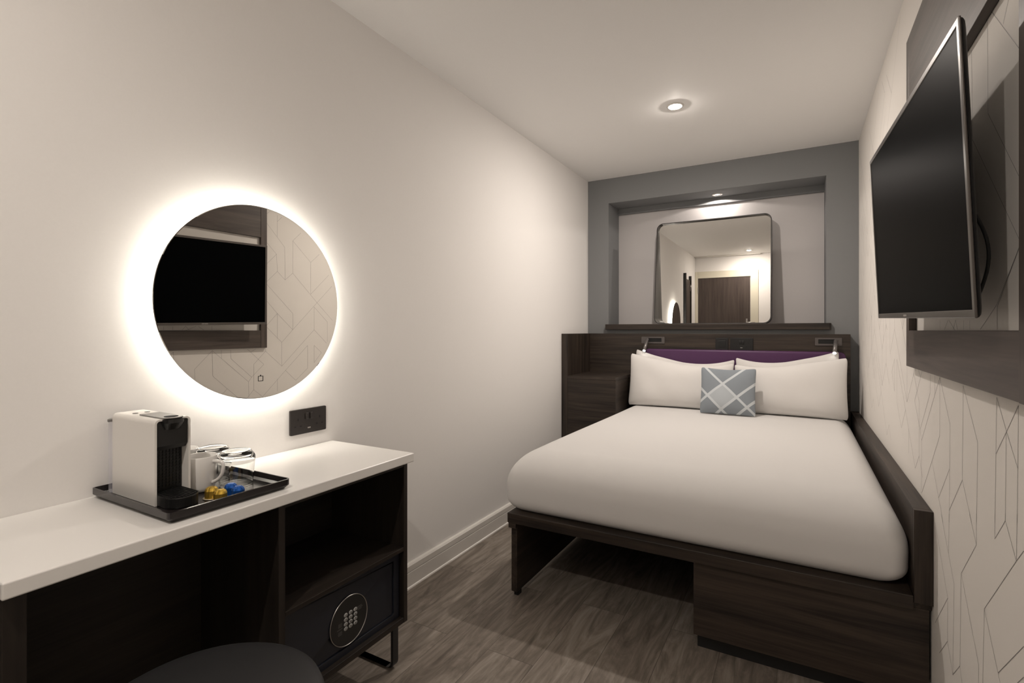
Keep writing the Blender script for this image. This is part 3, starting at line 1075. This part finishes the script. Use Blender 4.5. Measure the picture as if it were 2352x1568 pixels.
# ================================================================== TELEVISION AND ITS WALL PANEL
PXF = 0.318
wp = thing('wall_panel', 'grey-brown wooden frame panel on the patterned wall behind the television', 'wall panel', (XR, 1.6, 1.021))
obj('bottom_rail', box(PXF, XR - 0.001, 1.138, 2.105, 1.021, 1.141), 'panel_y', wp, bevel=0.0015)
obj('top_rail', box(PXF, XR - 0.001, 1.138, 2.105, 1.780, 2.116), 'panel_y', wp, bevel=0.0015)
obj('stile', box(PXF, XR - 0.001, 2.106, 2.150, 1.021, 2.116), 'panel_z', wp, bevel=0.0015)
obj('stile', box(PXF - 0.003, XR - 0.001, 1.06, 1.1345, 1.021, 2.116), 'panel_z', wp, bevel=0.0015)

TVW, TVH = 0.93, 0.93 * 0.57
tv = thing('television', 'flat black television on a swivel bracket, hanging over the wooden panel', 'television')
th, ti, ro = -0.035, 0.049, 0.021
wd = Vector((math.sin(th), math.cos(th), 0))
n0 = Vector((-math.cos(th), math.sin(th), 0))
upv = math.cos(ti) * Vector((0, 0, 1)) + math.sin(ti) * n0
wd2 = math.cos(ro) * wd + math.sin(ro) * upv
up2 = math.cos(ro) * upv - math.sin(ro) * wd
nn = wd2.cross(up2) * -1
nn = up2.cross(wd2)
tv.matrix_world = Matrix((wd2, nn, up2)).transposed().to_4x4()
tv.location = (0.2387, 1.6244, 1.437)
a, b = TVW / 2, TVH / 2
bm = bmesh.new()
ring_prism(bm, [(-a, -b), (a, -b), (a, b), (-a, b)], [(-a + 0.013, -b + 0.015), (a - 0.013, -b + 0.015), (a - 0.013, b - 0.013), (-a + 0.013, b - 0.013)], 1, -0.0045, 0.0)
bez = obj('bezel', bm, 'bezel', tv, bevel=0.0015, local=True)
bm = bmesh.new()
for k in range(6):
    bx(bm, 0.052 + k * 0.0062, 0.056 + k * 0.0062, 0.0, 0.0006, -b + 0.005, -b + 0.010)
obj('maker_mark', bm, 'mark', bez, local=True)
obj('screen', box(-a + 0.0128, a - 0.0128, -0.0042, -0.0018, -b + 0.0148, b - 0.0128), 'screen', tv, local=True)
bm = bmesh.new()
sec = [(-0.0047, 0.0), (-0.0075, 0.0008), (-0.0105, 0.004), (-0.0130, 0.011), (-0.0170, 0.032), (-0.0260, 0.080), (-0.034, 0.14)]
prev = None
for y, ins in sec:
    pts = rrect(-a + ins, a - ins, -b + ins, b - ins, 0.010, 4)
    cur = [bm.verts.new((p[0], y, p[1])) for p in pts]
    if prev:
        for i in range(len(cur)):
            j = (i + 1) % len(cur)
            bm.faces.new((prev[i], prev[j], cur[j], cur[i]))
    prev = cur
bm.faces.new(prev)
obj('back_shell', bm, 'tv_back', tv, local=True, smooth=True)
bm = bmesh.new()
bx(bm, -0.11, 0.11, -0.042, -0.034, -0.10, 0.10)
bx(bm, -0.03, 0.03, -0.062, -0.042, -0.04, 0.04)
obj('bracket_head', bm, 'black_metal', tv, local=True)
bm = bmesh.new()
tube(bm, [(-0.355 - 0.030 * math.sin(k / 14 * PI), -0.034 - 0.012 * math.sin(k / 14 * PI), -0.06 - 0.17 * k / 14) for k in range(15)], 0.003, 8)
obj('cable', bm, 'rubber', tv, local=True)
o = obj('tv_bracket', box(XR - 0.022, XR - 0.0005, 1.53, 1.72, 1.33, 1.55), 'black_metal', None, bevel=0.003)
tag(o, 'black steel bracket plate fixed to the wall behind the television', 'bracket')

# ================================================================== ROUND MIRROR
RC = Vector((XL, 0.9880, 1.2290))
RR = 0.3005
rm = thing('round_mirror', 'round backlit mirror glowing on the white wall above the desk', 'mirror', (XL + 0.001, RC.y, RC.z))
bm = bmesh.new()
DEL = 0.0
lathe(bm, [(0, 0.0), (RR, 0.0), (RR, 0.004)], (0, 0, 0), 128, axis=0, mi=1, smooth=False)
lathe(bm, [(0, 0.0042), (RR - 0.002, 0.0042), (RR, 0.004)], (0, 0, 0), 128, axis=0, mi=0, smooth=False)
bm.transform(Matrix.Translation((XL + 0.040, RC.y, RC.z)) @ Matrix.Rotation(MIRROR_YAW, 4, 'Z'))
obj('mirror_glass', bm, ['mirror', 'mirror_edge'], rm)
bm = bmesh.new()
lathe(bm, [(0, 0), (0.255, 0), (0.255, 0.036), (0, 0.036)], (XL + 0.001, RC.y, RC.z), 96, axis=0, smooth=False)
obj('back_box', bm, 'white_plastic', rm)
bm = bmesh.new()
lathe(bm, [(0.2555, 0.008), (0.262, 0.008), (0.262, 0.034), (0.2555, 0.034)], (XL + 0.001, RC.y, RC.z), 96, axis=0, smooth=False)
obj('light_strip', bm, 'halo', rm)
bm = bmesh.new()
ring_prism(bm, rrect(-0.0085, 0.0085, -0.0085, 0.0085, 0.001, 1), rrect(-0.0068, 0.0068, -0.0068, 0.0068, 0.001, 1), 0, 0.0044, 0.0048)
bx(bm, 0.0044, 0.0048, -0.002, 0.002, 0.0085, 0.0115)
bm.transform(Matrix.Translation((XL + 0.040, 0.990, 0.990)) @ Matrix.Rotation(MIRROR_YAW, 4, 'Z'))
obj('touch_switch', bm, 'key_ink', rm)

# ================================================================== SOCKET ON THE LEFT WALL
SX = XL
so = thing('wall_socket', 'black double socket on the white wall under the round mirror', 'socket', (XL, 1.1985, 0.779))
y0, y1, z0, z1 = 1.124, 1.273, 0.780, 0.8665
bm = bmesh.new()
prism(bm, rrect(y0, y1, z0, z1, 0.004, 3), 0, SX + 0.0005, SX + 0.009)
obj('plate', bm, 'plate', so, bevel=0.001)
ym = (y0 + y1) / 2
for s in (-1, 1):
    py = ym + s * 0.045
    bm = bmesh.new()
    bx(bm, SX + 0.0088, SX + 0.0096, py - 0.002, py + 0.002, z0 + 0.047, z0 + 0.056)
    for d in (-0.011, 0.011):
        bx(bm, SX + 0.0088, SX + 0.0096, py + d - 0.0032, py + d + 0.0032, z0 + 0.026, z0 + 0.0305)
    obj('pin_holes', bm, 'plate_dark', so)
    bm = box(SX + 0.009, SX + 0.0135, ym + s * 0.0095 - 0.006, ym + s * 0.0095 + 0.006, z0 + 0.050, z0 + 0.072)
    obj('switch', bm, 'plate', so, bevel=0.0015)
obj('usb_port', box(SX + 0.009, SX + 0.0098, ym - 0.006, ym + 0.006, z0 + 0.0165, z0 + 0.021), 'steel', so)

# ================================================================== DESK
wt = obj('worktop', box(XL + 0.0005, -1.118, 0.302, 1.3075, 0.703, 0.732), 'top', None, bevel=0.003, seg=3)
tag(wt, 'glossy white worktop of the desk under the round mirror', 'worktop')

CX = -1.140
dk = thing('desk_cabinet', 'dark wood desk carcass with an open kneehole and a shelf, under the white worktop', 'desk', (-1.33, 0.80, 0))
obj('side_panel', box(-1.50, CX, 1.282, 1.299, 0.170, 0.7025), 'desk_z', dk, bevel=0.001)
obj('divider', box(-1.50, CX, 0.817, 0.836, 0.170, 0.7025), 'desk_z', dk, bevel=0.001)
obj('shelf', box(-1.485, CX - 0.001, 0.8365, 1.2815, 0.408, 0.421), 'desk_y', dk, bevel=0.001)
obj('bottom_panel', box(-1.485, CX - 0.001, 0.8365, 1.2815, 0.170, 0.188), 'desk_y', dk, bevel=0.001)
obj('top_rail', box(CX - 0.02, CX - 0.002, 0.8365, 1.2815, 0.688, 0.7025), 'desk_y', dk)
obj('top_rail', box(CX - 0.02, CX - 0.002, 0.3400, 0.8165, 0.6935, 0.7025), 'desk_y', dk)
obj('back_panel', box(-1.498, -1.486, 0.3400, 1.2815, 0.170, 0.7025), 'desk_y', dk)
obj('end_panel', box(-1.50, CX, 0.308, 0.3395, 0.0, 0.7025), 'desk_z', dk, bevel=0.001)


def loop_leg(y):
    bm = bmesh.new()
    r, x0, x1 = 0.022, -1.455, -1.185
    pts = [(x0, y, 0.1695), (x0, y, 0.006 + r)]
    pts += [(p[0], y, p[1]) for p in arc((x0 + r, 0.006 + r), r, PI, 1.5 * PI, 6)]
    pts += [(p[0], y, p[1]) for p in arc((x1 - r, 0.006 + r), r, 1.5 * PI, 2 * PI, 6)]
    pts += [(x1, y, 0.1695)]
    tube(bm, pts, 0, flat=(0.013, 0.005, (1, 0, 0)))
    return bm


obj('loop_leg', loop_leg(1.2855), 'black_metal', dk, bevel=0.0008)
obj('loop_leg', loop_leg(0.850), 'black_metal', dk, bevel=0.0008)

# safe in the lower compartment
sf = thing('safe', 'dark blue-black safe with a round keypad, low in the desk', 'safe', (-1.32, 1.06, 0.188))
FX = -1.157
obj('casing', box(-1.46, FX - 0.012, 0.842, 1.276, 0.1885, 0.402), 'safe', sf, bevel=0.002)
bm = bmesh.new()
ring_prism(bm, rrect(0.842, 1.276, 0.1885, 0.402, 0.004, 2), rrect(0.866, 1.252, 0.208, 0.383, 0.006, 3), 0, FX - 0.0115, FX)
obj('door_surround', bm, 'safe', sf, bevel=0.002)
obj('door', box(FX - 0.0115, FX - 0.005, 0.8665, 1.2515, 0.2085, 0.3825), 'safe', sf, bevel=0.0015)
KY, KZ, KR = 1.060, 0.2865, 0.0705
bm = bmesh.new()
lathe(bm, [(0, 0), (KR, 0), (KR, 0.007), (KR - 0.003, 0.0085), (0, 0.0085)], (FX - 0.005, KY, KZ), 64, axis=0, smooth=False)
kp = obj('keypad', bm, 'black_plastic', sf)
bm = bmesh.new()
lathe(bm, [(KR - 0.0012, 0.0080), (KR - 0.0004, 0.0094), (KR + 0.0010, 0.0090), (KR + 0.0012, 0.0074)], (FX - 0.005, KY, KZ), 72, axis=0)
obj('chrome_ring', bm, 'steel', kp)
R3 = Matrix(((0, 0, 1, 0), (1, 0, 0, 0), (0, 1, 0, 0), (0, 0, 0, 1)))
chars = ['1', '2', '3', '4', '5', '6', '7', '8', '9', 'C', '0', '#']
for k, ch in enumerate(chars):
    r_, c_ = divmod(k, 3)
    by, bz = KY + 0.004 + (c_ - 1) * 0.0185, KZ + 0.0215 - r_ * 0.0133
    bm = bmesh.new()
    lathe(bm, [(0, 0.0), (0.0069, 0.0), (0.0069, 0.0012), (0.006, 0.0018), (0, 0.0018)], (0, 0, 0), 24, axis=0)
    for v in bm.verts:
        v.co.z *= 0.82
    bm.transform(Matrix.Translation((FX + 0.0036, by, bz)))
    text_into(bm, ch, 0.0070, Matrix.Translation((FX + 0.0056, by, bz)) @ R3, 1)
    obj('button', bm, ['key', 'key_ink'], kp)
for rows in (((0.030, 0.0235, 0.018), (0.031, 0.0190, 0.020), (0.030, 0.0145, 0.017)), ((-0.041, 0.004, 0.013), (-0.042, 0.000, 0.015), (-0.041, -0.004, 0.012)),
             ((-0.046, -0.011, 0.020), (-0.042, -0.0195, 0.014), (-0.043, -0.0235, 0.016), (-0.042, -0.0275, 0.014))):
    bm = bmesh.new()
    for yy, zz, w in rows:
        bx(bm, FX + 0.0035, FX + 0.0037, KY + yy, KY + yy + w, KZ + zz - 0.0007, KZ + zz + 0.0007)
    obj('keypad_lettering', bm, 'key_text', kp)

# ================================================================== STOOL
sx, sy = -0.914, 0.503
sl = thing('stool', 'round charcoal upholstered stool tucked in front of the desk kneehole', 'stool', (sx, sy, 0))
bm = bmesh.new()
prof = [(0, 0.484), (0.10, 0.4835), (0.160, 0.482), (0.186, 0.478), (0.199, 0.470), (0.205, 0.456), (0.206, 0.42), (0.203, 0.385), (0.192, 0.362), (0, 0.360)]
lathe(bm, prof, (sx, sy, 0), 72)
obj('seat', bm, 'stool', sl)
for k in range(4):
    an = PI / 4 + k * PI / 2
    bm = bmesh.new()
    tube(bm, [(sx + 0.13 * math.cos(an), sy + 0.13 * math.sin(an), 0.3605), (sx + 0.165 * math.cos(an), sy + 0.165 * math.sin(an), 0.0)], [0.014, 0.009], 16)
    obj('leg', bm, 'black_metal', sl)

# ================================================================== TRAY AND COFFEE THINGS
ZT = 0.732
tr = thing('serving_tray', 'glossy black square tray holding the coffee things on the white worktop', 'tray', (-1.325, 0.713, ZT))
tx0, tx1, ty0, ty1 = -1.505, -1.148, 0.566, 0.858
bm = bmesh.new()
bx(bm, tx0 + 0.012, tx1 - 0.012, ty0 + 0.012, ty1 - 0.012, ZT + 0.0005, ZT + 0.006)
obj('tray_base', bm, 'tray', tr)
bm = bmesh.new()
levels = [(0.010, 0.0005), (0.0, 0.010), (0.0, 0.0245), (0.004, 0.0250), (0.0045, 0.011), (0.0125, 0.0055)]
prev = None
for ins, z in levels:
    r = max(0.004, 0.010 - ins)
    cur = [bm.verts.new((p[0], p[1], ZT + z)) for p in rrect(tx0 + ins, tx1 - ins, ty0 + ins, ty1 - ins, r, 4)]
    if prev:
        for i in range(len(cur)):
            j = (i + 1) % len(cur)
            bm.faces.new((prev[i], prev[j], cur[j], cur[i]))
    prev = cur
obj('tray_rim', bm, 'tray', tr)
TZ = ZT + 0.0065

# coffee machine
cmx0, cmx1, cmy0, cmy1, cmz0, cmz1 = -1.480, -1.278, 0.600, 0.678, TZ, 0.936
cm = thing('coffee_machine', 'white and black capsule coffee machine standing on the black tray', 'coffee machine', (-1.375, 0.639, TZ))
bm = bmesh.new()
cr_ = 0.011
oa = [(cmy0, cmz0), (cmy0, cmz1 - cr_)] + [(p[0], p[1]) for p in arc((cmy0 + cr_, cmz1 - cr_), cr_, PI, PI / 2, 6)][1:] + \
     [(p[0], p[1]) for p in arc((cmy1 - cr_, cmz1 - cr_), cr_, PI / 2, 0, 6)] + [(cmy1, cmz0)]
w_ = 0.0045
ci = cr_ - w_
ia = [(cmy0 + w_, cmz0), (cmy0 + w_, cmz1 - cr_)] + [(p[0], p[1]) for p in arc((cmy0 + cr_, cmz1 - cr_), ci, PI, PI / 2, 6)][1:] + \
     [(p[0], p[1]) for p in arc((cmy1 - cr_, cmz1 - cr_), ci, PI / 2, 0, 6)] + [(cmy1 - w_, cmz0)]
ia = [(y, z) for y, z in ia]
V = []
for pts in (oa, ia):
    V.append([bm.verts.new((cmx0, y, z)) for y, z in pts])
    V.append([bm.verts.new((cmx1, y, z)) for y, z in pts])
n = len(oa)
for i in range(n - 1):
    for A, B in ((0, 1), (2, 3), (1, 3), (0, 2)):
        bm.faces.new((V[A][i], V[A][i + 1], V[B][i + 1], V[B][i]))
for i in (0, n - 1):
    bm.faces.new((V[0][i], V[1][i], V[3][i], V[2][i]))
obj('housing', bm, 'white_plastic', cm)
bm = bmesh.new()
iy0, iy1 = cmy0 + w_ + 0.0003, cmy1 - w_ - 0.0003
bx(bm, cmx0 + 0.004, cmx1 - 0.030, iy0, iy1, cmz0 + 0.001, cmz1 - 0.0056)
obj('inner_body', bm, 'black_plastic', cm)
bm = bmesh.new()
prism(bm, [(cmx1 - 0.0295, 0.868), (cmx1 - 0.012, 0.862), (cmx1 - 0.004, 0.872), (cmx1 - 0.003, cmz1 - 0.0058), (cmx1 - 0.0295, cmz1 - 0.0058)], 1, iy0, iy1)
obj('brew_head', bm, 'black_plastic', cm, bevel=0.001)
bm = bmesh.new()
for k in range(9):
    y = iy0 + 0.004 + k * (iy1 - iy0 - 0.008) / 8
    bx(bm, cmx1 - 0.030, cmx1 - 0.0275, y - 0.001, y + 0.001, 0.768, 0.860)
for k in range(13):
    z = 0.770 + k * 0.0074
    bx(bm, cmx1 - 0.030, cmx1 - 0.0280, iy0 + 0.002, iy1 - 0.002, z - 0.001, z + 0.001)
obj('grille', bm, 'black_grid', cm)
# lever plate on top with the round capsule opening, and the spout under it
my = (cmy0 + cmy1) / 2
lw = 0.0225
lev = [(-1.385, my - lw), (-1.285, my - lw)] + [(p[0], p[1]) for p in arc((-1.285, my), lw, -PI / 2, PI / 2, 14)] + [(-1.385, my + lw)]
bm = bmesh.new()
prism(bm, lev, 2, cmz1 + 0.0003, cmz1 + 0.0026)
lv = obj('lever_plate', bm, 'grey_plastic', cm, bevel=0.001)
bm = bmesh.new()
lathe(bm, [(0, 0.0), (0.0145, 0.0), (0.0145, 0.0006), (0, 0.0006)], (-1.287, my, cmz1 + 0.0027), 32)
obj('capsule_opening', bm, 'plate_dark', lv)
bm = bmesh.new()
half = [(p[0], p[1]) for p in arc((cmx1 - 0.004, my), 0.0235, -PI / 2, PI / 2, 16)]
lo = [(cmx1 - 0.004 + (x - cmx1 + 0.004) * 0.45, my + (y - my) * 0.72) for x, y in half]
top_ = [bm.verts.new((x, y, cmz1 - 0.0008)) for x, y in half]
mid_ = [bm.verts.new((x, y, cmz1 - 0.010)) for x, y in half]
low_ = [bm.verts.new((x, y, cmz1 - 0.026)) for x, y in lo]
for A, B in ((top_, mid_), (mid_, low_)):
    for i in range(len(half) - 1):
        bm.faces.new((A[i], A[i + 1], B[i + 1], B[i]))
bm.faces.new(top_)
bm.faces.new(low_[::-1])
bm.faces.new((top_[0], mid_[0], low_[0], low_[-1], mid_[-1], top_[-1]))
obj('spout', bm, 'black_plastic', cm, smooth=False)
for y in (my - 0.013, my + 0.013):
    bm = bmesh.new()
    lathe(bm, [(0, 0.0), (0.006, 0.0), (0.006, 0.0009), (0, 0.0012)], (-1.425, y, cmz1 + 0.0002), 20)
    obj('cup_button', bm, 'grey_plastic', cm)
bm = bmesh.new()
dr = (iy1 - iy0) / 2
dt = [(cmx1 - 0.027, iy0), (cmx1 + 0.034, iy0)] + [(p[0], p[1]) for p in arc((cmx1 + 0.034, my), dr, -PI / 2, PI / 2, 16)] + [(cmx1 - 0.027, iy1)]
prism(bm, dt, 2, TZ + 0.0005, 0.763)
dtray = obj('drip_tray', bm, 'black_plastic', cm, bevel=0.002)
bm = bmesh.new()
for k in range(10):
    y = iy0 + 0.006 + k * (iy1 - iy0 - 0.012) / 9
    ext = math.sqrt(max(0, dr * dr - (y - my) ** 2)) * 0.9
    bx(bm, cmx1 - 0.022, cmx1 + 0.034 + ext, y - 0.0013, y + 0.0013, 0.7632, 0.7650)
obj('drip_grid', bm, 'black_grid', dtray)
bm = bmesh.new()
wt_ = [(cmx0 - 0.0005, cmy0 - 0.006), (cmx0 - 0.0005, cmy1 - 0.006)] + [(p[0], p[1]) for p in arc((cmx0 - 0.0005, my - 0.006), 0.0, 0, 0, 1)][:0]
tank = [(cmx0 - 0.0005 - 0.024 * math.cos(a_), my - 0.008 + 0.038 * math.sin(a_)) for a_ in [(-PI / 2 + PI * k / 14) for k in range(15)]]
ring_o = [bm.verts.new((x, y, TZ + 0.001)) for x, y in tank]
ring_t = [bm.verts.new((x, y, 0.914)) for x, y in tank]
for i in range(len(tank)):
    j = (i + 1) % len(tank)
    bm.faces.new((ring_o[i], ring_o[j], ring_t[j], ring_t[i]))
bm.faces.new(ring_o[::-1])
bm.faces.new(ring_t)
tk = obj('water_tank', bm, 'clear_plastic', cm)
bm = bmesh.new()
prism(bm, [(x - 0.0015, my - 0.008 + (y - my + 0.008) * 1.04) for x, y in tank], 2, 0.9142, 0.922)
obj('tank_lid', bm, 'grey_plastic', tk, bevel=0.002)


def make_mug(label, x, y, turn):
    t = thing('mug', label, 'mug', (x, y, TZ), 'white mugs on the tray')
    bm = bmesh.new()
    prof = [(0, 0.0005), (0.026, 0.0005), (0.0305, 0.003), (0.0325, 0.012), (0.0350, 0.05), (0.0362, 0.086), (0.0355, 0.0875), (0.0340, 0.0865),
            (0.0325, 0.05), (0.0300, 0.014), (0.026, 0.007), (0, 0.006)]
    lathe(bm, prof, (0, 0, 0), 56)
    obj('cup', bm, 'china', t, local=True)
    bm = bmesh.new()
    pts = [(0.0335, 0.074), (0.045, 0.0745), (0.0575, 0.073), (0.0625, 0.066), (0.062, 0.055), (0.0585, 0.042), (0.050, 0.031), (0.040, 0.0245), (0.0325, 0.0215)]
    sm = []
    for i in range(len(pts) - 1):
        p0, p1, p2, p3 = pts[max(i - 1, 0)], pts[i], pts[i + 1], pts[min(i + 2, len(pts) - 1)]
        for k in range(5):
            s = k / 5
            sm.append(tuple(0.5 * (2 * p1[d] + (p2[d] - p0[d]) * s + (2 * p0[d] - 5 * p1[d] + 4 * p2[d] - p3[d]) * s * s + (3 * p1[d] - p0[d] - 3 * p2[d] + p3[d]) * s ** 3) for d in (0, 1)))
    sm.append(pts[-1])
    tube(bm, [(p[0], 0, p[1]) for p in sm], 0.0043, 12)
    obj('handle', bm, 'china', t, local=True)
    t.rotation_euler.z = turn
    return t


m1 = make_mug('white china mug in front, its handle towards the glasses', -1.313, 0.7215, 0.36)
m2 = dup(m1, (-1.431, 0.7385, TZ), 'white china mug behind the coffee machine, only its rim in view')
m2.rotation_euler.z = 3.5


def make_tumbler(label, x, y):
    t = thing('tumbler', label, 'glass', (x, y, TZ), 'upturned tumblers on the tray')
    bm = bmesh.new()
    prof = [(0.0395, 0.0006), (0.03965, 0.0014), (0.0400, 0.006), (0.0412, 0.022), (0.0426, 0.040), (0.0446, 0.060), (0.0453, 0.066), (0.0452, 0.070), (0.0443, 0.0735),
            (0.0420, 0.0775), (0.0350, 0.0868), (0.0338, 0.0880), (0.0322, 0.0885), (0.0300, 0.0885), (0.0, 0.0885)]
    inner = [(0.0, 0.0745), (0.029, 0.0745), (0.034, 0.0740), (0.0385, 0.0720), (0.0420, 0.0680), (0.0433, 0.0640), (0.0428, 0.058), (0.0411, 0.040), (0.0398, 0.022),
             (0.0387, 0.006), (0.03845, 0.0014), (0.0386, 0.0006)]
    lathe(bm, prof, (0, 0, 0), 64)
    lathe(bm, inner, (0, 0, 0), 64)
    lathe(bm, [(0.0386, 0.0006), (0.0395, 0.0006)], (0, 0, 0), 64)
    bmesh.ops.remove_doubles(bm, verts=bm.verts, dist=1e-6)
    obj('glass_body', bm, 'tumbler', t, local=True)
    return t


g1 = make_tumbler('clear tumbler upside down on the tray, the one beside the mug handle', -1.284, 0.796)
g2 = dup(g1, (-1.380, 0.790, TZ), 'clear tumbler upside down on the tray, the one behind towards the wall')


def make_capsule(name, label, x, y, body, rim, group):
    t = thing(name, label, 'coffee capsule', (x, y, TZ), group)
    bm = bmesh.new()
    seg = 24
    prof = [(0.0150, 0.0012), (0.0140, 0.0185), (0.0118, 0.0235), (0.0070, 0.0270), (0.0, 0.0278)]
    rings = []
    for k, (r, h) in enumerate(prof):
        if r == 0:
            rings.append([bm.verts.new((0, 0, h))])
            continue
        rings.append([bm.verts.new(((r + (0.0007 if (i % 2 and k >= 1) else -0.0003)) * math.cos(2 * PI * i / seg), (r + (0.0007 if (i % 2 and k >= 1) else -0.0003)) * math.sin(2 * PI * i / seg), h)) for i in range(seg)])
    for a_, b_ in zip(rings, rings[1:]):
        for i in range(seg):
            j = (i + 1) % seg
            bm.faces.new((a_[i], a_[j], b_[j], b_[i]) if len(b_) > 1 else (a_[i], a_[j], b_[0]))
    obj('capsule_body', bm, body, t, local=True)
    bm = bmesh.new()
    lathe(bm, [(0, 0.0003), (0.0183, 0.0003), (0.0186, 0.0008), (0.0183, 0.0013), (0, 0.0013)], (0, 0, 0), 32)
    obj('flange', bm, rim, t, local=True)
    return t


c1 = make_capsule('coffee_capsule', 'gold coffee capsule nearest the white mug', -1.2285, 0.7000, 'gold', 'gold_rim', 'gold capsules on the tray')
c2 = dup(c1, (-1.1895, 0.6985, TZ), 'gold coffee capsule at the front edge of the tray')
c3 = make_capsule('coffee_capsule', 'blue coffee capsule nearest the tumbler', -1.2140, 0.7385, 'blue', 'blue_rim', 'blue capsules on the tray')
c4 = dup(c3, (-1.1780, 0.7345, TZ), 'blue coffee capsule at the front edge of the tray')

# ================================================================== HANGING UNIT BEHIND THE CAMERA (seen in the niche mirror)
hu = thing('clothes_rack', 'dark upright hanging panel on the white wall by the door, seen in the niche mirror', 'clothes rack', (XL, 0.06, 0))
obj('post', box(XL + 0.0005, XL + 0.040, 0.245, 0.275, 0.0, 2.01), 'black_metal', hu, bevel=0.002)
obj('post', box(XL + 0.0005, XL + 0.040, -0.175, -0.145, 0.0, 2.00), 'black_metal', hu, bevel=0.002)
obj('back_board', box(XL + 0.0005, XL + 0.022, -0.1445, 0.2445, 0.3, 1.93), 'panel_z', hu)
bm = bmesh.new()
tube(bm, [(XL + 0.022, -0.10, 1.76), (XL + 0.036, -0.10, 1.76), (XL + 0.04, -0.10, 1.80), (XL + 0.04, -0.10, 1.86)], 0.004, 8)
obj('hook', bm, 'steel', hu)
